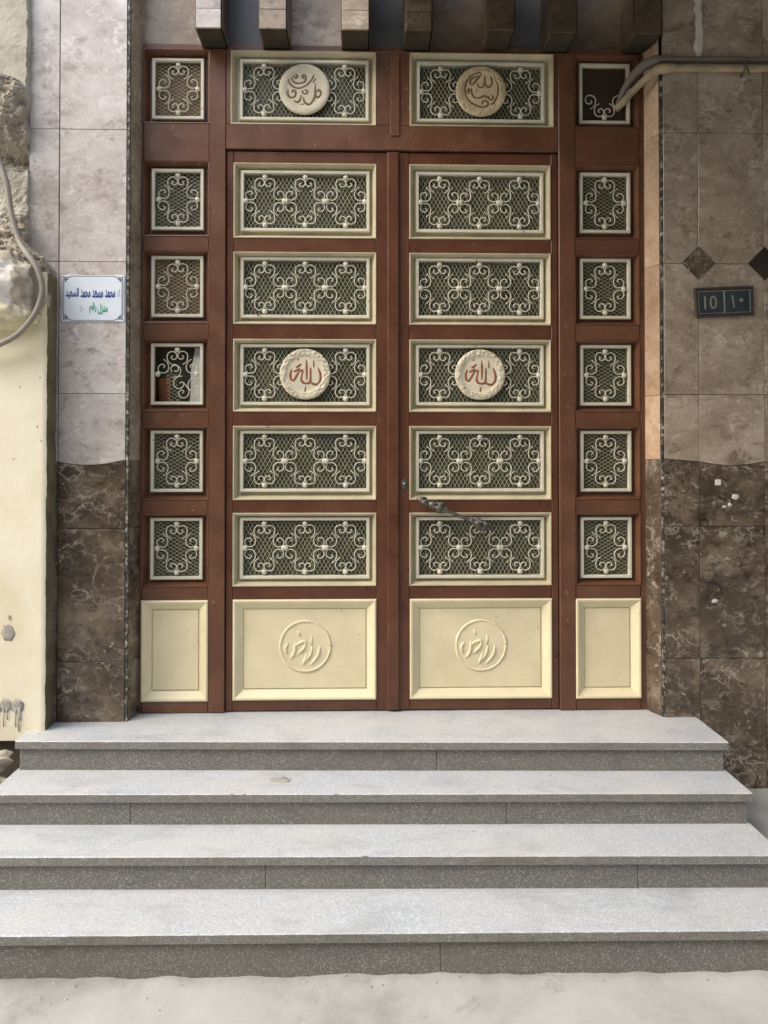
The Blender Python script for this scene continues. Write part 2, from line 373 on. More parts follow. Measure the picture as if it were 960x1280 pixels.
# ------------------------------------------------------------------ steps
steps = empty("entrance_steps", (0.03, -0.6, -0.45), "four grey and white terrazzo steps rising to the brown door", "steps")
XL, XR = -1.435, 1.495
FR = [-0.428, -0.641, -0.872, -1.121]; ZT = [0.0, -0.125, -0.25, -0.375]
SLP = [-0.030, -0.022, -0.020, -0.012]      # the flights were not laid quite parallel to the door
def shear(m, k):
    for v in m.v: v.y += SLP[k] * (v.x - 0.03)
JT = [[-0.985, 0.62], [-0.62, 0.42], [-1.14, 0.15, 1.05], [-1.2, 0.9]]
JR = [[0.3], [-0.9, 0.55], [-0.35, 0.98], [0.25]]
for k in range(4):
    y0 = FR[k]; y1 = 0.03 if k == 0 else FR[k-1] + 0.06; zt = ZT[k]
    xl = XL - (0.0 if k < 2 else 0.35); xr = XR
    cut = [xl] + JT[k] + [xr]
    for a, c in zip(cut[:-1], cut[1:]):
        m = MB(); dz = random.uniform(-0.0002, 0.0002); dy = random.uniform(-0.0008, 0.0008)
        n = max(2, int((c - a) / 0.012)); g = 0.0001; th = 0.033
        rows = [(y1, zt+dz), (y0+dy+0.010, zt+dz), (y0+dy+0.003, zt+dz-0.0004), (y0+dy, zt+dz-0.003), (y0+dy, zt+dz-th+0.003), (y0+dy+0.004, zt+dz-th), (y1, zt+dz-th)]
        vs = []; fs = []
        for i in range(n + 1):
            x = a + g + (c - a - 2*g) * i / n
            for q, (yy, zz) in enumerate(rows):
                e = 0.0013 * noise.fractal(Vector((x * 23, k * 4.0, q * 0.2)), 0.6, 2.0, 5) if 2 <= q <= 4 else 0
                vs.append((x, yy + e, zz - (abs(e) * 0.6 if q in (2, 3) else 0)))
        for i in range(n):
            for q in range(7): fs.append([i*7+q, i*7+(q+1) % 7, (i+1)*7+(q+1) % 7, (i+1)*7+q])
        fs.append(list(range(7))[::-1]); fs.append([n*7+q for q in range(7)])
        m.add(vs, fs); shear(m, k); o = m.build("tread", M['tread'], steps, False, (0, 0, 0))
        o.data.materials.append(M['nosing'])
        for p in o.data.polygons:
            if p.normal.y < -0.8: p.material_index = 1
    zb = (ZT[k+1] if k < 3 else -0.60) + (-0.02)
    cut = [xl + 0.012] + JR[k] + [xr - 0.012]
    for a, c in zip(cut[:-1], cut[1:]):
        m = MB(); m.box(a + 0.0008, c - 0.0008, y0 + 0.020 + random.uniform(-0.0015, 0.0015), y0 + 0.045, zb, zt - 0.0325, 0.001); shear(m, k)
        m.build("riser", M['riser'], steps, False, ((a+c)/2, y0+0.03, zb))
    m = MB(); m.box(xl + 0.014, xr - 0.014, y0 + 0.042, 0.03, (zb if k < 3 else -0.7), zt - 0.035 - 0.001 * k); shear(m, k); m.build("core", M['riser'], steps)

m = MB(); m.blob((-0.33, -0.50, -0.1252), 0.034, 18, 6, 0.6, 1.8, 3, (1.3, 0.8, 0.03)); m.build("cement_splash", M['stain'], steps, True, (-0.33, -0.50, -0.125))
# ------------------------------------------------------------------ tiled walls
def tile(parent, poly, mat, y=PF, th=0.012, c=0.0012, name="tile"):
    cx = sum(p[0] for p in poly) / len(poly); cz = sum(p[1] for p in poly) / len(poly)
    m = MB(); yy = y + random.uniform(-0.0008, 0.0008); m.prism(poly, yy, y + th, c)
    return m.build(name, mat, parent, False, (cx, y, cz))
def rect(x0, x1, z0, z1, g=0.0011): return [(x0+g, z0+g), (x1-g, z0+g), (x1-g, z1-g), (x0+g, z1-g)]
def wave_pair(parent, x0, x1, zlo, zhi, wf, dark, light, g=0.0011, **kw):
    n = 10; X = [x0 + g + (x1 - x0 - 2*g) * i / n for i in range(n+1)]
    tile(parent, [(X[0], zlo+g), (X[-1], zlo+g)] + [(x, wf(x) - g) for x in reversed(X)], dark, **kw)
    tile(parent, [(x, wf(x) + g) for x in X] + [(X[-1], zhi-g), (X[0], zhi-g)], light, **kw)

# left pilaster
pil = empty("tiled_pilaster", (-1.25, -0.05, 0), "pale marble tiled pilaster with brown tiled foot, carrying the white name sign", "pilaster")
m = MB(); m.box(-1.489, -1.048, PF + 0.012, 0.10, -0.45, 3.6); m.build("core", M['concrete'], pil)
wl_ = lambda x: 1.158 - 0.024 * math.sin(math.pi * min(1, max(0, (x + 1.40) / 0.345)))
for (x0, x1) in ((-1.354, -1.058), (-1.489, -1.356)):
    seams = [2.04, 2.632, 3.225, 3.6]
    for a, c in zip(seams[:-1], seams[1:]): tile(pil, rect(x0, x1, a, c), M['marble_light'])
    tile(pil, rect(x0, x1, 1.452, 2.04), M['marble_light'])
    wave_pair(pil, x0, x1, 0.853, 1.452, wl_, M['marble_dark'], M['marble_light'])
    tile(pil, rect(x0, x1, 0.264, 0.853), M['marble_dark']); tile(pil, rect(x0, x1, -0.03, 0.264), M['marble_dark'])
m = MB(); m.box(-1.0575, -1.046, PF + 0.003, PF + 0.03, -0.005, 3.6); m.build("edge_trim", M['trim'], pil)
# polished tiles on the pilaster's return beside the door (splayed)
def reveal(parent, xo, yo, xi, yi, z0, z1, mat):
    """tile standing from (xo,yo) street edge to (xi,yi) door edge"""
    s = 1 if xi > xo else -1; t = 0.01 * s
    m = MB(); g = 0.0011
    v = [(xo,yo,z0+g),(xi,yi,z0+g),(xi,yi,z1-g),(xo,yo,z1-g),(xo-t,yo,z0+g),(xi-t,yi,z0+g),(xi-t,yi,z1-g),(xo-t,yo,z1-g)]
    f = [(0,1,2,3),(7,6,5,4),(4,5,1,0),(5,6,2,1),(6,7,3,2),(7,4,0,3)]
    if s < 0: f = [tuple(reversed(q)) for q in f]
    m.add(v, f); return m.build("tile", mat, parent, False, ((xo+xi)/2, (yo+yi)/2, (z0+z1)/2))
for a, c, k in ((-0.03, .264, 'marble_dark'), (.264, .853, 'marble_dark'), (.853, 1.155, 'marble_dark'), (1.155, 1.452, 'marble_tan'), (1.452, 2.04, 'marble_tan'), (2.04, 2.632, 'marble_tan'), (2.632, 3.3, 'marble_tan')):
    reveal(pil, -1.046, PF + 0.02, -1.008, 0.03, a, c, M[k])
# right wall
rw = empty("tiled_wall", (1.9, -0.05, -0.3), "brown marble tiled wall with dark diamonds and dark foot, carrying the number plate", "wall")
m = MB(); m.box(1.344, 4.6, PF + 0.012, 0.10, -0.6, 3.6); m.build("core", M['concrete'], rw)
wr_ = lambda x: (1.163 - 0.014 * (x - 1.345) / 0.172) if x < 1.517 else 1.150 - 0.017 * math.sin(math.pi * (((x - 1.517) / 0.301) % 1.0))
cols = [(1.358, 1.517), (1.517, 1.818), (1.818, 2.119), (2.119, 2.42), (2.42, 2.72)]
for i, (x0, x1) in enumerate(cols):
    for a, c in ((1.453, 2.048), (2.048, 2.645), (2.645, 2.965), (2.965, 3.6)): tile(rw, rect(x0, x1, a, c), M['marble_tan'])
    wave_pair(rw, x0, x1, 0.858, 1.453, wr_, M['marble_dark'], M['marble_tan'])
    tile(rw, rect(x0, x1, 0.263, 0.858), M['marble_dark'])
    tile(rw, rect(x0, x1, -0.34, 0.263), M['marble_dark'])
for i, x in enumerate((1.518, 1.822, 2.12)):
    h = 0.078; z = 2.05
    tile(rw, [(x, z-h), (x+h, z), (x, z+h), (x-h, z)], M['marble_black'] if i else M['marble_dark'], PF - 0.002, 0.008, name="diamond_tile")
m = MB(); m.box(1.3470, 1.3575, PF + 0.003, PF + 0.03, -0.01, 2.98); m.build("edge_trim", M['trim'], rw)
for a, c, k in ((-0.03, .263, 'marble_dark'), (.263, .858, 'marble_dark'), (.858, 1.16, 'marble_dark'), (1.16, 1.453, 'marble_warm'), (1.453, 2.048, 'marble_warm'), (2.048, 2.645, 'marble_warm'), (2.645, 3.3, 'marble_warm')):
    reveal(rw, 1.3455, PF + 0.012, 1.287, 0.03, a, c, M[k])
# chip of white filler on the dark foot, and a run of mortar down an upper joint
m = MB(); m.box(1.588, 1.614, PF - 0.0025, PF + 0.002, 1.043, 1.069, 0.0006); m.build("filler_patch", M['paper'], rw)
for (x, z, r, s) in ((1.68, 0.99, 0.013, 1), (1.655, 0.955, 0.009, 2), (1.63, 0.945, 0.008, 3), (1.44, 1.02, 0.008, 4), (1.47, 0.985, 0.007, 5), (1.585, 0.52, 0.012, 6)):
    m = MB(); m.blob((x, PF, z), r, 9, 5, 0.7, 2, s, (1.3, 0.12, 0.8)); m.build("filler_patch", M['white_mortar'], rw, True)
m = MB()
pts = [(1.523 + 0.014 * noise.noise(Vector((0, 0, i * 1.3))), PF - 0.004, 3.45 - i * 0.022) for i in range(23)]
m.tube(pts, [0.020 * (0.75 + 0.8 * abs(noise.noise(Vector((3, 1, i * 0.7))))) * (1 if i < 21 else 0.6) for i in range(23)], 9, 0.55)
m.build("mortar_run", M['white_mortar'], rw, True)

# ------------------------------------------------------------------ lintel with corbels
lin = empty("lintel", (0.15, 0, 3.07), "stone lintel above the door with square corbels and alternating pale and dark panels", "lintel")
m = MB(); m.box(-1.07, 1.36, 0.012, 0.12, 3.058, 3.7); m.build("core", M['concrete'], lin)
m = MB(); m.box(-1.045, 1.343, -0.028, 0.03, 3.058, 3.086, 0.003); m.build("ledge", M['frame_brown'], lin)
CB = [(-0.742, -0.632), (-0.462, -0.344), (-0.098, 0.022), (0.186, 0.302), (0.556, 0.672), (0.836, 0.95), (1.214, 1.33)]
xb = -1.02
for i, (x0, x1) in enumerate(CB):
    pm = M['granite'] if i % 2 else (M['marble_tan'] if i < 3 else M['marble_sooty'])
    tile(lin, rect(xb, x0 + 0.004, 3.088, 3.66), pm, -0.012, 0.02, name="panel")
    lo = 3.066 if i != 4 else 3.075
    m = MB(); m.box(x0 + 0.003, x1 - 0.003, -0.196, 0.0, lo, 3.66)
    cb = m.build("corbel", M['soot'], lin, False, ((x0+x1)/2, -0.1, lo))
    cm = M['marble_light'] if i < 1 else (M['marble_tan'] if i < 3 else M['marble_sooty'])  # fronts step darker to the right, the falling light put into the colour
    zs = [lo, 3.152, 3.23, 3.46, 3.66]
    for a, c in zip(zs[:-1], zs[1:]):
        t_ = tile(cb, rect(x0, x1, a, c), cm, -0.206, 0.0098)
    for xx in (x0, x1):
        m = MB(); m.box(xx - (0.005 if xx == x0 else -0.0032), xx + (0.0028 if xx == x0 else 0.005) , -0.195, -0.013, lo + 0.002, 3.66)
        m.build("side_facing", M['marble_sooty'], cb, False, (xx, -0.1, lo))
    xb = x1 - 0.004
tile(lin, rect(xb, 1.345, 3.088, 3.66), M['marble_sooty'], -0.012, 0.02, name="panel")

# unseen balcony inferred from the shade, sized to darken the right of the entrance
bal = empty("balcony", (2.6, -1.1, 3.3), "concrete balcony slab overhanging the right of the entrance", "balcony")
m = MB(); m.box(0.0, 5.2, -2.5, -0.215, 3.30, 3.46, 0.01); m.build("slab", M['concrete'], bal)
m = MB(); m.box(0.0, 5.2, -2.5, -2.4, 3.46, 4.3, 0.01); m.build("parapet", M['facade'], bal)
# the wall of the house above the lintel and the house across the narrow street
m = MB(); m.box(-1.05, 5.2, 0.0, 0.4, 3.71, 9.5); o = m.build("house_wall", M['facade'])
tag(o, "plain upper wall of the house above the entrance", "wall")
m = MB(); m.box(-14, 14, -8.6, -8.2, -0.6, 7.0); o = m.build("opposite_house", M['facade'])
tag(o, "plain plastered house across the street", "house")

# ------------------------------------------------------------------ door
C = 0.135                                     # centre line of the door
LEAF_Y, FRM_Y = -0.030, -0.044
ROW = [(2.710, 3.050), (2.187, 2.532), (1.787, 2.118), (1.382, 1.714), (0.975, 1.312), (0.578, 0.911)]   # recesses
GR = [(2.737, 3.022), (2.222, 2.506), (1.816, 2.103), (1.411, 1.697), (1.012, 1.292), (0.607, 0.892)]    # grille frames
BOT = (0.057, 0.514)
PX = 0.00373
# --- wrought scroll: one quadrant of a flower (upper left), flower centre at the origin
def q8(pts): return [Vector(((x - 330) / 8 * PX, 0, (362 - y) / 8 * PX)) for x, y in pts]
hook1 = q8([(280,266),(242,238),(229,192),(240,152),(278,134),(318,152),(327,188),(303,214),(274,204),(272,184),(288,178)])
hook2 = q8([(192,212),(226,240),(243,284),(232,328),(192,350),(150,338),(137,300),(154,270),(184,262),(205,281),(186,298)])
def scroll_mesh():
    m = MB()
    for h, dy in ((hook1, -0.0012), (hook2, 0.0012)):
        p = [v + Vector((0, dy, 0)) for v in catmull(h, 3)]; n = len(p)
        m.tube(p, [0.0026 * (1 if 3 < i < n - 3 else 0.85) for i in range(n)], 6)
    return m.mesh("scroll", True)
SCROLL = scroll_mesh(); SCROLL.materials.append(M['iron_cream'])
def rosette_mesh():
    m = MB(); vs = [(0, -0.007, 0)]; n = 18
    for r, y in ((0.0045, -0.0055), (0.0105, -0.0035), (0.0125, 0.0015)):
        for i in range(n):
            a = 2 * math.pi * i / n; k = 1 + 0.13 * math.cos(6 * a)
            vs.append((math.cos(a) * r * k, y - (0.001 * math.cos(6*a) if r > .01 else 0), math.sin(a) * r * k))
    fs = [[0, 1 + (i+1) % n, 1 + i] for i in range(n)]
    for L in range(2):
        for i in range(n): a = 1 + L*n + i; c = 1 + L*n + (i+1) % n; fs.append([a, c, c + n, a + n])
    m.add(vs, [list(reversed(f)) for f in fs]); return m.mesh("rosette", True)
ROSETTE = rosette_mesh(); ROSETTE.materials.append(M['iron_cream'])

def lattice_mesh(w, h, cw, ch, seed, hole=None):
    """expanded metal: two families of strands, clipped to the opening"""
    m = MB(); sl = ch / cw; rnd = random.Random(seed)
    for s in (1, -1):
        c0 = -h / 2 - sl * w / 2; k = 0
        while c0 + k * ch < h / 2 + sl * w / 2:
            c = c0 + k * ch + (0 if s == 1 else 0.0); k += 1
            pts = []
            for x in (-w/2, w/2):
                z = s * sl * x + c
                if -h/2 <= z <= h/2: pts.append((x, z))
            for z in (-h/2, h/2):
                x = (z - c) / (s * sl)
                if -w/2 < x < w/2: pts.append((x, z))
            if len(pts) < 2: continue
            (xa, za), (xb_, zb_) = pts[0], pts[1]
            L = math.hypot(xb_ - xa, zb_ - za)
            if L < 0.004: continue
            n = max(1, int(L / 0.03)); d = Vector((xb_ - xa, 0, zb_ - za)) / L; nn = Vector((-d.z, 0, d.x))
            ww = 0.00105; prev = None; vs = []; fs = []
            for i in range(n + 1):
                p = Vector((xa, 0, za)) + d * (L * i / n)
                if hole and hole(p.x, p.z): prev = None; continue
                j = nn * rnd.uniform(-0.0006, 0.0006); y = 0.0008 * s
                q = [p + j - nn*ww + Vector((0, y - .0009, 0)), p + j + nn*ww + Vector((0, y - .0004, 0)), p + j + nn*ww + Vector((0, y + .001, 0)), p + j - nn*ww + Vector((0, y + .001, 0))]
                b0 = len(vs); vs += q
                if prev is not None:
                    for a in range(4): fs.append([prev + a, prev + (a+1) % 4, b0 + (a+1) % 4, b0 + a])
                prev = b0
            m.add(vs, fs)
    return m.mesh("lattice")
GW, SW, GH, BAR = 0.600, 0.240, 0.285, 0.0148
LAT_BIG = lattice_mesh(GW - 2*BAR, GH - 2*BAR, 0.0195, 0.034, 1); LAT_BIG.materials.append(M['lattice'])
LAT_SMALL = lattice_mesh(SW - 2*BAR, GH - 2*BAR, 0.030, 0.0175, 2); LAT_SMALL.materials.append(M['lattice'])
LAT_HOLE = lattice_mesh(SW - 2*BAR, GH - 2*BAR, 0.030, 0.0175, 3, lambda x, z: not (-0.055 < x < 0.02 and z < 0.02 - 0.1 * (x + .06))); LAT_HOLE.materials.append(M['lattice'])
def pane_mesh(w, h):
    m = MB(); m.box(-w/2, w/2, 0, 0.004, -h/2, h/2); return m.mesh("pane")
PANE = {}
for nm, ww in (('b', GW), ('s', SW)):
    for mt in ('pane', 'pane_brown', 'pane_dark'):
        p = pane_mesh(ww - 0.006, GH - 0.006); p.materials.append(M[mt]); PANE[nm, mt] = p

# cast medallion
def medallion_mesh(R_, rough, seed):
    m = MB(); n = 132; vs = [(0, -0.0085, 0)]
    prof = [(0.30, -.0085), (0.60, -.0085), (0.72, -.0085), (0.75, -.0115), (0.78, -.013), (0.82, -.0128), (0.86, -.0135), (0.90, -.0138), (0.94, -.0128), (0.98, -.0105), (1.0, -.007), (1.0, 0.004)]
    for r, y in prof:
        for i in range(n):
            a = 2 * math.pi * i / n
            d = noise.fractal(Vector((math.cos(a) * 8, math.sin(a) * 8, r * 11 + seed)), 0.6, 2, 4)
            k = 1 + (0.009 * d * rough if r > 0.7 else 0)
            yy = y * 0.8 - ((0.0045 * d + 0.0026 * math.cos(22 * a + 4 * d + 40 * r)) * rough if 0.76 < r < 1.0 and y < 0 else 0.0005 * d)
            vs.append((math.cos(a) * r * R_ * k, yy, math.sin(a) * r * R_ * k))
    fs = [[0, 1 + i, 1 + (i+1) % n] for i in range(n)]
    for L in range(len(prof) - 1):
        for i in range(n): a = 1 + L*n + i; c = 1 + L*n + (i+1) % n; fs.append([a, a + n, c + n, c])
    m.add(vs, fs); return m.mesh("medallion", True)
MED_R = 0.1175
STROKES = {
 'allah': ((442, 437), 338, [
   [(268,370),(245,440),(258,510),(290,520),(330,455),(370,398),(410,390),(402,450),(392,510),(420,552),(468,560),(508,536),(515,440),(515,350)],
   [(508,536),(550,568),(600,570),(640,520),(645,440),(615,350)], [(460,245),(463,380),(465,510)], [(555,250),(560,350)],
   [(318,350),(355,330),(392,300)], [(290,408),(330,388),(372,364)], [(338,250),(360,238)], [(452,600),(440,670)]]),
 'falaq': ((445, 480), 345, [
   [(225,335),(248,410),(310,460),(390,470),(470,432),(540,360),(580,285)], [(262,320),(300,385),(370,405),(450,380),(465,310),(440,285),(418,315),(440,340)],
   [(285,300),(330,330),(350,300),(320,280)], [(225,480),(220,550),(262,602),(315,582),(325,522),(292,498),(278,535)], [(300,640),(350,662),(392,622),(402,560)],
   [(440,498),(418,520),(450,548),(490,530),(470,498),(440,498)], [(430,590),(450,662),(510,692),(560,642),(590,560),(595,400)], [(605,545),(608,588),(652,580),(672,522),(640,490),(615,525)],
   [(560,395),(605,335)], [(390,690),(440,690)]]),
 'mashallah': ((460, 510), 345, [
   [(470,262),(420,258),(335,292),(260,390),(237,500),(272,620),(370,700),(480,732),(552,705),(542,655),(492,650),(468,700)], [(640,310),(690,420),(692,540),(645,655),(590,700)],
   [(470,280),(395,360),(345,420),(308,405),(335,340),(420,300)], [(410,395),(428,455),(480,456),(508,400),(512,300)], [(512,400),(540,452),(592,442),(612,380),(592,305)],
   [(330,470),(335,550),(380,605),(460,600),(500,570),(528,602),(552,580),(580,630),(622,612),(612,560)], [(556,512),(568,515)], [(525,550),(537,553)], [(588,550),(600,553)], [(395,475),(397,540)], [(262,520),(290,488),(305,505),(285,535),(268,542)]]),
 'emboss': ((470, 600), 335, [
   [(262,560),(225,620),(245,690)], [(345,540),(335,670),(280,755)], [(330,600),(400,560),(470,545),(455,620),(370,702)], [(645,600),(625,715),(530,832)], [(555,600),(525,720),(430,805)],
   [(380,405),(405,475)], [(490,690),(470,760),(440,832)], [(430,800),(500,740)], [(545,480),(548,585)]]),
}
def lettering_mesh(key, R_, rad, y, flat=0.5):
    (cx, cy), sr, st = STROKES[key]; m = MB()
    for s in st:
        p = [Vector(((a - cx) / sr * R_, y, (cy - b_) / sr * R_)) for a, b_ in s]
        p = catmull(p, 4) if len(p) > 2 else [p[0], p[0].lerp(p[1], .5), p[1]]
        n = len(p)
        rr = [rad * (0.55 + 0.45 * min(1, min(i, n - 1 - i) / 2.0)) * (0.86 + 0.28 * abs(math.sin(i * 0.33))) for i in range(n)]
        m.tube(p, rr, 8, flat)
    return m.mesh("lettering", True)
LET = {}
for key, rad, y in (('allah', 0.0050, -0.0068), ('falaq', 0.0046, -0.0068), ('mashallah', 0.0044, -0.0068)):
    LET[key] = lettering_mesh(key, MED_R, rad, y)
LET['allah'].materials.append(M['ink']); LET['falaq'].materials.append(M['ink_dim']); LET['mashallah'].materials.append(M['ink_dim'])
LET_EMB = lettering_mesh('emboss', 0.125, 0.0072, -0.001, 0.6); LET_EMB.materials.append(M['cream'])

def molding(parent, x0, x1, z0, z1, gx0, gx1, gz0, gz1, face, mat, name="molding"):
    m = MB(); d = 0.004
    b1 = 0.0205
    m.ring([(x0 - 0.004, x1 + 0.004, z0 - 0.004, z1 + 0.004, face + 0.004), (x0, x1, z0, z1, face - 0.004), (x0 + d, x1 - d, z0 + d, z1 - d, face - 0.003),
            (x0 + b1, x1 - b1, z0 + b1, z1 - b1, face + 0.038), (gx0 + BAR, gx1 - BAR, gz0 + BAR, gz1 - BAR, face + 0.038),
            (gx0 + BAR, gx1 - BAR, gz0 + BAR, gz1 - BAR, face + 0.066)])
    return m.build(name, mat, parent, False, ((x0+x1)/2, face, (z0+z1)/2))

def grille(parent, cx, cz, w, face, flowers, pane='pane', lat=None, quads=None, ros=None, med=None, tilt=0.0):
    """cream bar frame holding lattice, pane and wrought scrolls"""
    yf = face + 0.0135; h = GH
    m = MB(); k = 0.0012
    x0, x1, z0, z1 = -w/2, w/2, -h/2, h/2; b_ = BAR
    m.ring([(x0, x1, z0, z1, 0.0215), (x0, x1, z0, z1, 0.0025), (x0 + .0025, x1 - .0025, z0 + .0025, z1 - .0025, 0.0),
            (x0 + b_ - .002, x1 - b_ + .002, z0 + b_ - .002, z1 - b_ + .002, 0.0), (x0 + b_, x1 - b_, z0 + b_, z1 - b_, 0.002), (x0 + b_, x1 - b_, z0 + b_, z1 - b_, 0.0215)])
    fr = link("grille_frame", m.mesh("grille_frame"), parent, (cx, yf, cz), M['cream_grey'])
    big = w > 0.4
    if lat is None: lat = LAT_BIG if big else LAT_SMALL
    if lat: link("lattice", lat, fr, (cx, yf + 0.0185, cz))
    if pane: link("pane", PANE['b' if big else 's', pane], fr, (cx, yf + 0.040, cz))
    A, B = 0.0895, 0.112
    done = set()
    for fi, fx in enumerate(flowers):
        for qi, (sx, sz) in enumerate(((1, 1), (-1, 1), (1, -1), (-1, -1))):
            if quads is not None and qi not in quads: continue
            o = link("scroll", SCROLL, fr, (cx + fx, yf + 0.009, cz))
            o.scale = (sx * random.uniform(0.985, 1.015), 1, sz * random.uniform(0.985, 1.01)); o.rotation_euler = (0, R(random.uniform(-0.8, 0.8)), 0)
        for ri, (rx, rz) in enumerate(((0, B), (0, -B), (-A, 0), (A, 0))):
            if ros is not None and ri not in ros: continue
            key = (round(fx + rx, 2), rz)
            if key in done: continue
            done.add(key)
            o = link("rosette", ROSETTE, fr, (cx + fx + rx, yf + 0.006, cz + rz)); o.rotation_euler = (0, random.uniform(0, 6), 0)
    if med:
        key, mat = med
        mm = medallion_mesh(MED_R, 1.0 if key != 'falaq' else 0.25, cx * 10 + cz); mm.materials.append(M[mat])
        link("medallion", mm, fr, (cx, yf + 0.002, cz + 0.002))
        link("lettering", LET[key], fr, (cx, yf + 0.002, cz + 0.002))
    return fr

def bottom_panel(parent, x0, x1, z0, z1, face, emb, bw=0.043):
    m = MB()
    f = face
    R2 = lambda i, y: (x0 + i, x1 - i, z0 + i, z1 - i, y)
    m.ring([R2(-0.003, f + 0.006), R2(-0.001, f - 0.006), R2(0.004, f - 0.009), R2(0.011, f - 0.007), R2(bw - 0.004, f + 0.016), R2(bw, f + 0.018), R2(bw + 0.001, f + 0.024)])
    md = m.build("panel_molding", M['cream'], parent, False, ((x0+x1)/2, f, (z0+z1)/2))
    g = bw + 0.0035
    m = MB(); m.box(x0 + g, x1 - g, f + 0.0165, f + 0.03, z0 + g, z1 - g, 0.0025)
    m.box(x0 + 0.01, x1 - 0.01, f + 0.0235, f + 0.03, z0 + 0.01, z1 - 0.01)
    pn = m.build("panel", M['cream'], parent, False, ((x0+x1)/2, f + 0.02, (z0+z1)/2))
    if emb:
        mx, mz = (x0 + x1) / 2 + 0.002, (z0 + z1) / 2 + 0.012
        m = MB(); n = 56; Rr = 0.115
        p = [Vector((math.cos(2*math.pi*i/n) * Rr * (1 + 0.012 * noise.noise(Vector((i * .4, emb, 0)))), 0, math.sin(2*math.pi*i/n) * Rr)) for i in range(n + 1)]
        m.tube(p, [0.0066 * (1 + 0.35 * noise.noise(Vector((i * .5, emb * 3, 2)))) for i in range(n + 1)], 8, 0.9)
        link("embossed_ring", m.mesh("embossed_ring", True), pn, (mx, f + 0.0165, mz), M['cream'])
        m = MB(); nn = 40; vs = [(0, -0.003, 0)] + [(math.cos(2*math.pi*i/nn) * Rr, -0.002, math.sin(2*math.pi*i/nn) * Rr) for i in range(nn)] + [(math.cos(2*math.pi*i/nn) * Rr, 0.004, math.sin(2*math.pi*i/nn) * Rr) for i in range(nn)]
        m.add(vs, [[0, 1+i, 1+(i+1) % nn] for i in range(nn)] + [[1+i, 1+nn+i, 1+nn+(i+1) % nn, 1+(i+1) % nn] for i in range(nn)])
        link("embossed_disc", m.mesh("embossed_disc"), pn, (mx, f + 0.0165, mz), M['cream'])
        link("embossed_lettering", LET_EMB, pn, (mx, f + 0.0145, mz))
    return md

def bar(parent, name, x0, x1, z0, z1, face, mat, th=0.07, c=0.003):
    m = MB(); m.box(x0, x1, face, face + th, z0, z1, c)
    return m.build(name, mat, parent, False, ((x0+x1)/2, face, (z0+z1)/2))

# --- fixed frame: jambs, transom and the side panels
fr = empty("door_frame", (C, 0, 0.0), "fixed brown door surround with a transom and narrow side panels of cream grilles", "door frame")
JX = 1.20
S0, S1 = 0.847, 1.150                         # side panel recess, offsets from the centre line
for s in (-1, 1):
    a, c = sorted((C + s * 0.772, C + s * S0)); bar(fr, "mullion", a, c, 0.002, 2.594 if False else 3.058, FRM_Y, M['frame_brown'])
    a, c = sorted((C + s * S1, C + s * JX)); bar(fr, "jamb", a, c, 0.002, 3.058, FRM_Y + 0.006, M['frame_brown'])
    a, c = sorted((C + s * S0, C + s * S1))
    zz = [3.058] + [v for r in ROW for v in (r[1], r[0])] + [BOT[1], BOT[0], 0.002]
    for i in range(0, len(zz), 2):
        g = 0.0
        bar(fr, "rail", a + 0.0004, c - 0.0004, zz[i+1], zz[i], FRM_Y + 0.003, M['frame_brown'])
    gx = C + s * 0.9965
    for i, (rz, gz) in enumerate(zip(ROW, GR)):
        cz = (gz[0] + gz[1]) / 2
        molding(fr, a, c, rz[0], rz[1], gx - SW/2, gx + SW/2, cz - GH/2, cz + GH/2, FRM_Y + 0.004, M['frame_brown'])
        kw = dict(pane='pane')
        if s < 0 and i in (0, 2): kw['pane'] = 'pane_brown'
        if s < 0 and i == 3: kw = dict(pane=None, lat=LAT_HOLE, quads=(0, 1), ros=(0, 2, 3))
        if s > 0 and i == 0: kw = dict(pane='pane_dark', lat=False, quads=(2, 3), ros=(1,))
        f_ = grille(fr, gx, cz, SW, FRM_Y + 0.008, [0.0], **kw)
        if s < 0 and i == 3: link("pane", PANE['s', 'pane'], f_, (gx, 0.072, cz))
        if s < 0 and i == 3:       # loose scrolls that have come away and slipped
            z8 = lambda pts: catmull([Vector(((x - 375) / 8.73 * PX, 0, (412 - y) / 8.73 * PX)) for x, y in pts], 3)
            for st in ([[(342,372),(362,384),(386,362),(372,322),(330,318),(302,352),(318,385)], [(318,318),(350,308),(404,345),(406,400),(380,440),(345,470),(336,520),(368,564),(420,560),(446,522),(425,496),(400,512)], [(325,450),(375,440),(430,432)]],
                       [[(435,500),(470,535),(505,575),(535,592)], [(470,535),(500,590),(492,640),(448,670),(400,650),(390,610),(420,582),(446,602),(430,618)]],
                       [[(500,592),(492,540),(500,490),(535,460),(582,462),(605,500),(590,540),(556,542),(546,516),(566,505)]]):
                mm = MB()
                for q in st: mm.tube(z8(q), 0.0026, 6)
                link("scroll", mm.mesh("scroll", True), f_, (gx, FRM_Y + 0.0305, cz), M['iron_cream'])
    bottom_panel(fr, a + 0.001, c - 0.001, BOT[0], BOT[1], FRM_Y + 0.003, 0, 0.042)
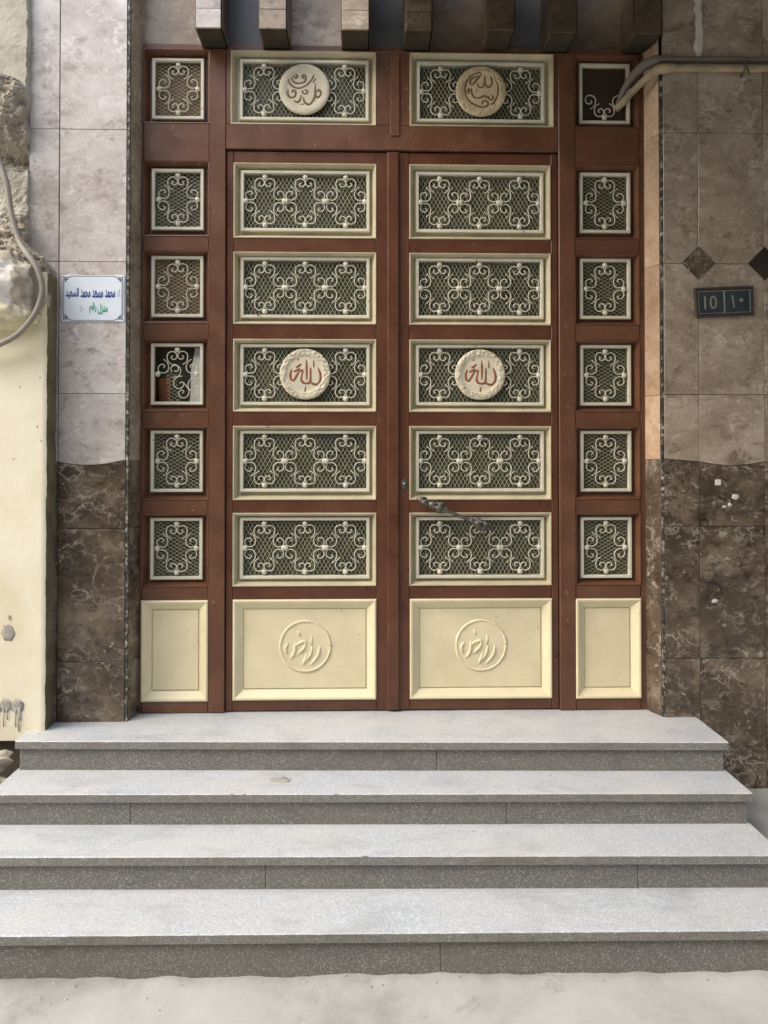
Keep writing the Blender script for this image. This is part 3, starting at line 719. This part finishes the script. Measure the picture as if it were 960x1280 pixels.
# transom
bar(fr, "transom_beam", C - 0.7718, C + 0.7718, 2.594, 2.71, FRM_Y + 0.001, M['frame_brown'], 0.07)
bar(fr, "head_rail", C - 0.7718, C + 0.7718, 3.050, 3.058, FRM_Y + 0.003, M['frame_brown'])
bar(fr, "transom_post", C - 0.08, C + 0.08, 2.71, 3.05, FRM_Y + 0.003, M['frame_brown'])
m = MB(); m.box(C - 0.012, C + 0.03, FRM_Y - 0.006, FRM_Y + 0.01, 2.66, 3.05, 0.002); m.build("cover_strip", M['frame_brown'], fr, False, (C, FRM_Y, 2.85))
for s in (-1, 1):
    a, c = sorted((C + s * 0.08, C + s * 0.748)); e0, e1 = sorted((C + s * 0.748, C + s * 0.7718))
    bar(fr, "stile", e0, e1, 2.71, 3.05, FRM_Y + 0.003, M['frame_brown'])
    gx = C + s * 0.412; cz = (GR[0][0] + GR[0][1]) / 2
    molding(fr, a, c, ROW[0][0], ROW[0][1], gx - GW/2, gx + GW/2, cz - GH/2, cz + GH/2, FRM_Y + 0.003, M['molding'])
    grille(fr, gx, cz, GW, FRM_Y + 0.007, [-0.188, 0.188], med=('falaq', 'plaque') if s < 0 else ('mashallah', 'plaque_tan'))

# --- the two leaves
LEAVES = []
for s, lab in ((-1, "closed brown door leaf of cream grilles without a handle"), (1, "closed brown door leaf of cream grilles with ornate iron handle")):
    lf = empty("door_leaf", (C + s * 0.385, 0, 0.006), lab, "door")
    LEAVES.append(lf)
    a, c = sorted((C + s * 0.738, C + s * 0.7695)); bar(lf, "stile", a, c, 0.006, 2.588, LEAF_Y, M['brown'])
    a, c = sorted((C + s * 0.001, C + s * 0.076)); bar(lf, "stile", a, c, 0.006, 2.588, LEAF_Y, M['brown'])
    a, c = sorted((C + s * 0.076, C + s * 0.738))
    zz = [2.588] + [v for r in ROW[1:] for v in (r[1], r[0])] + [BOT[1], BOT[0], 0.006]
    for i in range(0, len(zz), 2): bar(lf, "rail", a + 0.0003, c - 0.0003, zz[i+1], zz[i], LEAF_Y + 0.0012, M['brown'])
    gx = C + s * 0.4075
    for i in range(1, 6):
        rz, gz = ROW[i], GR[i]; cz = (gz[0] + gz[1]) / 2
        molding(lf, a + 0.003, c - 0.003, rz[0], rz[1], gx - GW/2, gx + GW/2, cz - GH/2, cz + GH/2, LEAF_Y, M['molding'])
        if i == 3: grille(lf, gx, cz, GW, LEAF_Y + 0.003, [-0.188, 0.188], med=('allah', 'plaque'))
        else: grille(lf, gx, cz, GW, LEAF_Y + 0.003, [-0.188, 0.0, 0.188])
    bottom_panel(lf, a + 0.004, c - 0.002, BOT[0], BOT[1], LEAF_Y, 1 + s * 0.5)
lf = LEAVES[1]
bar(lf, "cover_strip", C - 0.026, C + 0.026, 0.010, 2.585, FRM_Y - 0.004, M['brown'], 0.0135, 0.004)
# keyhole escutcheon
m = MB(); kx, kz = C + 0.052, 1.045; n = 24
poly = [(kx + 0.013 * math.cos(2*math.pi*i/n) * (1 + 0.06 * math.cos(4*math.pi*i/n)), kz + 0.024 * math.sin(2*math.pi*i/n)) for i in range(n)]
m.prism(poly, LEAF_Y - 0.004, LEAF_Y + 0.002, 0.0015); ko = m.build("keyhole_plate", M['iron'], lf, False, (kx, LEAF_Y, kz))
m = MB(); m.tube([(kx, LEAF_Y - 0.012, kz + 0.003), (kx, LEAF_Y - 0.002, kz + 0.003)], [0.0055, 0.0065], 12); m.build("lock_cylinder", M['sign_silver'], ko, True, (kx, LEAF_Y, kz))
# ornate pull handle hanging askew
m = MB(); ax0 = Vector((0.242, -0.062, 0.982)); ax1 = Vector((0.592, -0.072, 0.838))
N = 60; pts = []; rad = []
def hr(t):
    b_ = 0.0065
    for c_, w_, h_ in ((0.06, .02, .004), (0.12, .022, .006), (0.20, .03, .010), (0.30, .035, .017), (0.38, .02, .006), (0.72, .02, .006), (0.80, .035, .015), (0.88, .025, .010), (0.95, .018, .005)):
        b_ += h_ * math.exp(-((t - c_) / w_) ** 2)
    if t < 0.05: b_ *= 0.5 + t * 10
    if t > 0.96: b_ *= max(0.3, 1 - (t - 0.96) * 14)
    return b_
for i in range(N + 1):
    t = i / N; pts.append(ax0.lerp(ax1, t) + Vector((0, -0.012 * math.sin(math.pi * t), 0))); rad.append(hr(t))
rad = [r * 1.22 for r in rad]; m.tube(pts, rad, 12)
hd = m.build("handle", M['iron'], lf, True, tuple(ax0))
rnd = random.Random(3); d = (ax1 - ax0); dn = d.normalized(); up = dn.cross(Vector((0, 1, 0)))
for cen, cnt, sp in ((0.29, 18, 0.07), (0.82, 18, 0.07), (0.12, 7, 0.05), (0.93, 6, 0.04)):
    m = MB()
    for i in range(cnt):
        t = cen + rnd.uniform(-sp, sp); a = rnd.uniform(0, 2 * math.pi); r0 = hr(t) * 0.85
        p = ax0.lerp(ax1, t) + Vector((0, -0.012 * math.sin(math.pi * t), 0)) + (up * math.cos(a) + Vector((0, 1, 0)) * math.sin(a)) * r0
        m.blob(p, rnd.uniform(0.009, 0.0155), 8, 6, 0.5, 1.5, i, (1.3, 0.8, 0.8))
    m.build("leaf_ornament", M['iron'], hd, True, tuple(ax0.lerp(ax1, cen)))
m = MB()
for t in (0.29, 0.82):
    p = ax0.lerp(ax1, t); m.tube([p, (p.x, LEAF_Y + 0.004, p.z)], [0.008, 0.010], 8)
m.build("handle_post", M['iron'], hd, True, tuple(ax0))

# things seen through the broken side grille
gx = C - 0.9965; cz = (GR[3][0] + GR[3][1]) / 2
m = MB(); n = 10
vs = []; fs = []
for i in range(n + 1):
    for j in range(2):
        for k_ in range(2):
            z = cz - 0.15 + 0.30 * i / n
            vs.append((gx + 0.040 + 0.03 * i / n + 0.012 * math.sin(i * 0.9) * .3 + 0.10 * j, 0.032 + 0.006 * math.sin(i * .7 + j) + 0.002 * k_, z))
for i in range(n):
    q = i * 4; fs += [[q, q+2, q+6, q+4], [q+1, q+5, q+7, q+3], [q, q+4, q+5, q+1], [q+2, q+3, q+7, q+6]]
m.add(vs, fs); o = m.build("paper_sheet", M['paper'], None, True, (gx, 0.05, cz))
tag(o, "white sheet hung behind the broken small grille with slipped scrolls", "sheet")
m = MB(); m.box(gx - 0.105, gx - 0.045, 0.05, 0.10, cz - 0.16, cz - 0.01, 0.004); o = m.build("wooden_block", M['orange'], None, False, (gx - 0.07, 0.07, cz - 0.16))
tag(o, "orange brown wooden block behind the broken small grille", "block")

# ------------------------------------------------------------------ signs
def text_mesh(s, size, name, bold=0.0):
    c = bpy.data.curves.new(name, "FONT"); c.body = s; c.size = size; c.extrude = 0.0006; c.align_x = 'CENTER'; c.align_y = 'CENTER'; c.offset = bold; c.resolution_u = 3
    o = bpy.data.objects.new(name, c); col.objects.link(o)
    dg = bpy.context.evaluated_depsgraph_get(); me = bpy.data.meshes.new_from_object(o.evaluated_get(dg))
    bpy.data.objects.remove(o); bpy.data.curves.remove(c)
    me.transform(Matrix.Rotation(R(90), 4, 'X')); me.name = name
    return me
def fit_text(s, x0, x1, z0, z1, y, mat, parent, name="lettering", bold=0.0):
    me = text_mesh(s, 0.05, name, bold)
    X = [v.co.x for v in me.vertices]; Z_ = [v.co.z for v in me.vertices]
    sx = (x1 - x0) / (max(X) - min(X)); sz = (z1 - z0) / (max(Z_) - min(Z_)); mx = (max(X)+min(X))/2; mz = (max(Z_)+min(Z_))/2
    for v in me.vertices: v.co.x = (v.co.x - mx) * sx; v.co.z = (v.co.z - mz) * sz
    return link(name, me, parent, ((x0+x1)/2, y, (z0+z1)/2), mat)
W_MHMD = "\ufeaa\ufee4\ufea4\ufee3"; W_MSAD = "\ufeaa\ufecc\ufeb4\ufee3"; W_SAEED = "\ufeaa\ufef4\ufecc\ufeb4\ufedf\ufe8d"
W_MNZL = "\ufedd\ufeb0\ufee8\ufee3"; W_RQM = "\ufee2\ufed7\ufead"
sx0, sx1, sz0, sz1 = -1.340, -1.064, 1.772, 1.978; sy = PF - 0.006
sg = empty("name_sign", ((sx0+sx1)/2, PF, sz0), "small white house name sign with blue and green lettering on the pilaster", "sign")
m = MB(); m.box(sx0, sx1, sy, PF + 0.001, sz0, sz1, 0.0012); bd = m.build("board", M['sign_white'], sg, False, ((sx0+sx1)/2, PF, (sz0+sz1)/2))
m = MB()
for (a, b_, c, d_) in ((sx0+.004, sx0+.0075, sz0+.03, sz1-.03), (sx1-.009, sx1-.0045, sz0+.03, sz1-.03), (sx0+.0095, sx0+.0112, sz0+.03, sz1-.03), (sx1-.0128, sx1-.011, sz0+.03, sz1-.03), (sx0+.04, sx1-.04, sz1-.005, sz1-.0025), (sx0+.04, sx1-.04, sz0+.003, sz0+.0062)):
    m.box(a, b_, sy - 0.0012, sy + 0.001, c, d_)
m.build("border", M['sign_silver'], bd, False, ((sx0+sx1)/2, PF, (sz0+sz1)/2))
m = MB()
for cx_, sxn in ((sx0 + 0.006, 1), (sx1 - 0.006, -1)):
    for cz_, szn in ((sz0 + 0.006, 1), (sz1 - 0.006, -1)):
        for (u, v, r) in ((0.004,0.004,.0042),(0.014,0.006,.0042),(0.024,0.004,.0034),(0.033,0.003,.0026),(0.004,0.014,.0042),(0.003,0.023,.003),(0.013,0.014,.005),(0.021,0.012,.003),(0.011,0.022,.0028)):
            m.blob((cx_ + sxn * u, sy - 0.0004, cz_ + szn * v), r, 7, 4, 0.6, 1.6, u * 999 + v * 77, (1, 0.25, 1))
m.build("corner_ornament", M['sign_dark'], bd, False, ((sx0+sx1)/2, PF, (sz0+sz1)/2))
SX = lambda u: sx0 + (u - 90) / 790 * (sx1 - sx0)
SZ = lambda v: sz1 - (v - 70) / 565 * (sz1 - sz0)
for wd, u0, u1, v0, v1, mt in ((W_SAEED, 140, 306, 225, 362, 'sign_blue'), (W_MHMD, 328, 452, 245, 345, 'sign_blue'), (W_MSAD, 474, 612, 245, 345, 'sign_blue'), (W_MHMD, 636, 764, 245, 345, 'sign_blue'), ("/\ufe83", 790, 826, 236, 330, 'sign_faint'),
                        (W_RQM, 440, 528, 400, 540, 'sign_green'), (W_MNZL, 545, 670, 415, 550, 'sign_green'), ("\u0661\u0660", 325, 380, 440, 520, 'sign_faint')):
    fit_text(wd, SX(u0), SX(u1), SZ(v1), SZ(v0), sy - 0.0005, M[mt], bd, bold=0.0012 if mt != 'sign_faint' else 0.0)
# number plate, hung a little crooked
pc = Vector((1.634, PF - 0.007, 1.873)); pw, ph = 0.268, 0.134
npz = empty("number_plate", tuple(pc - Vector((0, -0.007, 0.067))), "dark blue house number plate with a rusty rim, hung crooked on the tiled wall", "number plate")
m = MB(); m.ring([(-pw/2, pw/2, -ph/2, ph/2, 0.008), (-pw/2, pw/2, -ph/2, ph/2, -0.003), (-pw/2+.003, pw/2-.003, -ph/2+.003, ph/2-.003, -0.005), (-pw/2+.009, pw/2-.009, -ph/2+.009, ph/2-.009, -0.005), (-pw/2+.011, pw/2-.011, -ph/2+.011, ph/2-.011, 0.0)])
rim = link("rim", m.mesh("rim"), npz, tuple(pc), M['plate_rim'])
m = MB(); m.box(-pw/2+.01, pw/2-.01, -0.001, 0.004, -ph/2+.01, ph/2-.01); face = link("face", m.mesh("face"), npz, tuple(pc), M['plate'])
m = MB(); u, v = pw/2 - .015, ph/2 - .016
for (a, b_, c, d_) in ((-u, u, v-.0025, v), (-u, u, -v, -v+.0025), (-u, -u+.0025, -v, v), (u-.003, u, -v, v), (-.0035, .0035, -v, v)):
    m.box(a, b_, -0.0028 - random.uniform(0, .0002), 0.0005, c, d_)
bl = link("border_line", m.mesh("border_line"), npz, tuple(pc), M['plate_line'])
parts = [rim, face, bl]
parts.append(fit_text("10", pc.x - 0.092, pc.x - 0.034, pc.z - 0.030, pc.z + 0.030, pc.y - 0.0015, M['plate_line'], npz))
parts.append(fit_text("\u0661", pc.x + 0.032, pc.x + 0.047, pc.z - 0.030, pc.z + 0.030, pc.y - 0.0015, M['plate_line'], npz))
m = MB(); m.prism([(0, -.011), (.011, 0), (0, .011), (-.011, 0)], -0.003, 0.0005, 0.0005)
parts.append(link("lettering", m.mesh("lettering"), npz, (pc.x + 0.078, pc.y, pc.z + 0.005), M['plate_line']))
npz.rotation_euler = (R(1.5), R(-2.6), 0)

# ------------------------------------------------------------------ rough neighbouring wall, left
nw = empty("plaster_wall", (-1.7, -0.2, -0.03), "cream plastered neighbouring wall with a broken mortar top and grey cement splashes", "wall")
NY = -0.262
# painted plaster sheet with an uneven right edge
vs = []; fs = []; n = 90
def ledge_x(z): return -1.362 + 0.004 * noise.noise(Vector((0, 5, z * 9))) + 0.0025 * noise.noise(Vector((0, 1, z * 40)))
zz = [-0.035 + (1.965 + 0.035) * i / n for i in range(n + 1)]
cols_ = [-4.5, -2.2, -1.8, -1.7, -1.6, -1.5, -1.42, -1.385]
for z in zz:
    ex = ledge_x(z)
    row = cols_ + [ex - 0.006, ex]
    for i, x in enumerate(row):
        y = NY + 0.004 * noise.noise(Vector((x * 3, z * 3, 2))) + (0.004 if i == len(row) - 1 else 0)
        vs.append((x, y, z + (0.012 * noise.noise(Vector((x * 11, 0, 4))) - 0.02 * max(0, -1.40 - x) if z == zz[0] else 0)))
    vs.append((ex - 0.004, PF + 0.02, z))
k = len(cols_) + 3
for j in range(n):
    for i in range(k - 2): fs.append([j*k+i, j*k+i+1, (j+1)*k+i+1, (j+1)*k+i])
me = mesh("plaster_coat", vs, fs, True); link("plaster_coat", me, nw, (0,0,0), M['plaster'])
vs = []; fs = []
for j, z in enumerate(zz):
    ex = ledge_x(z)
    for q in range(6):
        y = NY + 0.006 + (PF + 0.004 - NY) * q / 5
        vs.append((ex - 0.001 + 0.004 * noise.noise(Vector((z * 14, q * 0.9, 0))), y, z))
for j in range(n):
    for q in range(5): fs.append([j*6+q, j*6+q+1, (j+1)*6+q+1, (j+1)*6+q])
link("wall_edge", mesh("wall_edge", vs, fs, True), nw, (0,0,0), M['side'])
m = MB(); m.box(-4.5, -1.376, NY + 0.02, PF + 0.01, -0.0, 1.96); m.box(-4.5, -1.46, NY + 0.05, 0.2, -0.7, 0.02); m.box(-4.5, -1.4895, -0.09, 0.2, 1.9, 3.6); m.build("core", M['concrete'], nw)
# broken upper wall: height field of smooth cement, rough mortar and hollows
def field(x, z):
    y = -0.168
    nz = noise.fractal(Vector((x * 20, z * 20, 0)), 0.62, 2.1, 7)
    rough = 0.0
    if z > 2.86 + 0.06 * noise.noise(Vector((x * 8, 0, 1))) - (x + 1.6) * 0.55: y = -0.185; rough = 0.0015     # sound cement
    else:
        d = (z - 2.72) / 0.16; y -= 0.065 * math.exp(-d * d) * (1 - max(0, (x + 1.53) / 0.08)); rough = 0.026
        d = (z - 2.50 - 0.05 * noise.noise(Vector((x * 7, 0, 9)))) / 0.04; y += 0.065 * math.exp(-d * d)
        if z < 2.44: y = min(y, -0.150); rough = 0.007
        if z < 2.24: rough = 0.022
        d = (z - 2.10) / 0.09; y -= 0.05 * math.exp(-d * d)
    return y + nz * rough
def edge_x(z):
    e = -1.484 + 0.010 * noise.fractal(Vector((0, 2, z * 14)), 0.8, 2, 4)
    if z < 2.12: e += (0.115) * min(1, (2.12 - z) / 0.12)
    return min(e, -1.366)
vs = []; fs = []; nz_, nx_ = 330, 90
for j in range(nz_ + 1):
    z = 1.62 + (3.6 - 1.62) * j / nz_; ex = edge_x(z)
    for i in range(nx_ + 1):
        x = -2.05 + (ex + 2.05) * (i / nx_) ** 0.8
        y = field(x, z); 
        if i == nx_: y = PF + 0.006
        vs.append((x, y, z))
for j in range(nz_):
    for i in range(nx_): a = j*(nx_+1)+i; fs.append([a, a+1, a+nx_+2, a+nx_+1])
me = mesh("broken_render", vs, fs, False); me.materials.append(M['mortar']); me.materials.append(M['smooth_cement'])
for p in me.polygons:
    c_ = p.center
    if c_.z > 2.86 + 0.06 * noise.noise(Vector((c_.x * 8, 0, 1))) - (c_.x + 1.6) * 0.55 or 2.24 < c_.z < 2.44: p.material_index = 1
link("broken_render", me, nw)
# bulging lump of whitewashed mortar on top of the painted wall
m = MB(); nu, nv = 90, 60; vs = []; fs = []
for j in range(nv + 1):
    th = math.pi * j / nv
    for i in range(nu):
        ph = 2 * math.pi * i / nu
        d = Vector((math.sin(th) * math.cos(ph), math.sin(th) * math.sin(ph), math.cos(th)))
        k_ = 1 + 0.16 * noise.fractal(d * 2.4 + Vector((4, 1, 2)), 0.85, 2.1, 6) + 0.05 * noise.noise(d * 7)
        px = abs(d.x) ** 0.7 * (1 if d.x > 0 else -1); pz = abs(d.z) ** 0.75 * (1 if d.z > 0 else -1)
        vs.append((-1.575 + px * 0.195 * k_, -0.25 + d.y * 0.125 * k_, 1.875 + pz * 0.165 * k_))
for j in range(nv):
    for i in range(nu): a = j*nu+i; c = j*nu+(i+1) % nu; fs.append([a, a+nu, c+nu, c])
m.add(vs, fs); me = m.mesh("mortar_lump", True); me.materials.append(M['white_mortar']); me.materials.append(M['plaster']); me.materials.append(M['mortar'])
for p in me.polygons:
    if p.center.z < 1.835 - 0.25 * (p.center.x + 1.6): p.material_index = 1
    elif p.center.x > -1.47 + 0.03 * noise.noise(p.center * 20): p.material_index = 2
    elif p.center.z > 2.0: p.material_index = 2
link("mortar_lump", me, nw)
m = MB()
for i in range(60):
    x = random.uniform(-1.62, -1.385); z = 2.02 + random.uniform(-0.03, 0.05) - 0.35 * max(0, x + 1.5)
    m.blob((x, -0.235 + random.uniform(-0.02, 0.03), z), random.uniform(0.010, 0.028), 9, 7, 0.9, 2.4, i)
m.build("mortar_crumbs", M['mortar'], nw, False)["kind"] = "stuff"
# splashes on the painted wall
def splash(x, z, r, drips, seed):
    m = MB(); m.blob((x, NY - 0.0005, z), r, 14, 6, 0.5, 1.6, seed, (1.0, 0.07, 1.15))
    for (dx, L_, w_) in drips: m.tube([(x + dx, NY - 0.002, z - r * 0.2), (x + dx + 0.001, NY - 0.003, z - L_ * 0.6), (x + dx + 0.002, NY - 0.002, z - L_)], [w_ * .8, w_ * 0.6, w_ * 0.7], 6, 0.25)
    m.build("splash", M['stain'], nw, True, (x, NY, z))
splash(-1.517, 0.415, 0.026, [], 4); splash(-1.513, 0.485, 0.007, [(0.0, 0.014, 0.002)], 5)
splash(-1.478, 0.105, 0.024, [(-0.008, 0.085, 0.0045), (0.006, 0.105, 0.005), (0.012, 0.06, 0.004)], 6)
splash(-1.525, 0.11, 0.022, [(0.004, 0.06, 0.004), (-0.012, 0.09, 0.004)], 7); splash(-1.56, 0.10, 0.018, [(0.0, 0.10, 0.004)], 8)
for i, (x, z) in enumerate(((-1.475, 1.47), (-1.39, 1.51), (-1.50, 1.16), (-1.385, 1.24), (-1.40, 1.30))): splash(x, z, 0.0035, [], 20 + i)

# conduit looping down the rough wall and round the lump
pts = [(-1.86, -0.20, 2.66), (-1.70, -0.225, 2.58), (-1.60, -0.245, 2.49), (-1.545, -0.250, 2.36), (-1.525, -0.245, 2.23), (-1.485, -0.255, 2.10), (-1.43, -0.30, 2.03), (-1.385, -0.315, 1.97), (-1.362, -0.315, 1.88), (-1.385, -0.325, 1.78), (-1.45, -0.335, 1.69), (-1.53, -0.33, 1.645), (-1.62, -0.31, 1.615), (-1.80, -0.30, 1.60)]
m = MB(); m.tube(catmull(pts, 6), 0.0125, 10); o = m.build("conduit_cable", M['cable'], None, True, (-1.5, -0.25, 1.6))
tag(o, "grey conduit cable looping down the broken wall around the mortar lump", "cable")

# pipes turning round the corner into the small top grille
m = MB(); m.tube(catmull([(3.2, -0.175, 2.938), (2.4, -0.176, 2.934), (1.80, -0.175, 2.930), (1.42, -0.176, 2.927), (1.335, -0.172, 2.922), (1.290, -0.13, 2.90), (1.245, -0.075, 2.865), (1.215, -0.03, 2.835), (1.19, 0.0, 2.815)], 6), 0.0165, 12)
o = m.build("wall_pipe", M['pipe'], None, True, (1.4, -0.17, 2.92)); tag(o, "whitewashed pipe along the tiled wall, bending into the top grille", "pipe")
cp = o
m = MB()
m.tube([(1.405, -0.176, 2.927), (1.345, -0.174, 2.924), (1.325, -0.168, 2.921), (1.30, -0.142, 2.907)], [0.018, 0.023, 0.023, 0.020], 12); m.build("elbow", M['pipe'], cp, True, (1.34, -0.17, 2.92))
for x in (1.72, 2.3):
    m = MB(); m.tube([(x, -0.148, 2.905), (x - 0.004, -0.200, 2.925), (x - 0.006, -0.196, 2.95), (x, -0.15, 2.955)], 0.006, 6); m.tube([(x, -0.20, 2.92), (x + 0.012, -0.205, 2.885)], [0.007, 0.005], 6); m.build("pipe_clip", M['iron'], cp, True, (x, -0.17, 2.93))
m = MB(); m.tube(catmull([(3.2, -0.168, 2.985), (2.0, -0.167, 2.978), (1.42, -0.168, 2.972), (1.33, -0.16, 2.970), (1.27, -0.115, 2.955), (1.225, -0.06, 2.905), (1.20, -0.02, 2.85), (1.19, 0.005, 2.82)], 6), [0.011] * 13 + [0.011 + 0.0022 * min(i, 6) for i in range(12)] + [0.022 - 0.001 * i for i in range(18)], 12)
o = m.build("drain_hose", M['pipe_grey'], None, True, (1.3, -0.15, 2.96)); tag(o, "grey plastic hose above the whitewashed pipe, entering the top grille", "hose")

# rubble in the gap beside the top step
rnd = random.Random(11)
for i, (x, y, z, r) in enumerate(((-1.52, -0.36, -0.09, 0.055), (-1.60, -0.40, -0.15, 0.07), (-1.50, -0.44, -0.16, 0.05), (-1.66, -0.33, -0.06, 0.06), (-1.56, -0.50, -0.22, 0.075), (-1.70, -0.52, -0.23, 0.08))):
    m = MB(); m.blob((x, y, z), r, 9, 6, 0.7, 1.3, i, (1.2, 0.9, 0.7))
    for p in m.v: pass
    o = m.build("rubble_stone", M['concrete'] if i % 2 else M['mortar'], None, False, (x, y, z - r * 0.6))
    tag(o, "broken stone of the rubble heap in the gap beside the steps", "stone", "rubble beside the steps")
m = MB(); m.box(-2.6, -1.452, -0.66, -0.2, -0.7, -0.30); tag(m.build("rubble_fill", M['mortar']), "heap of earth under the rubble beside the steps", kind="structure")
# loose grit swept against the bottom riser and a few crumbs on the treads
m = MB()
for i in range(95):
    x = rnd.uniform(-1.6, 1.6)
    if i < 55: y = -1.115 - abs(rnd.gauss(0, 0.05)); z = ground_z(x, y)
    else:
        k = rnd.randrange(4); y = rnd.uniform(FR[k] + 0.03, FR[k] + 0.19); z = ZT[k]
        if k < 2 and abs(x) > 1.4: continue
    r = rnd.uniform(0.0015, 0.0062) if i < 55 else rnd.uniform(0.0015, 0.004)
    m.blob((x, y, z + r * 0.1), r, 7, 5, 0.8, 1.5, i, (1.3, 1, 0.5))
o = m.build("loose_grit", M['grit']); o["kind"] = "stuff"; o["label"] = "loose grit and crumbs on the treads and the ground"
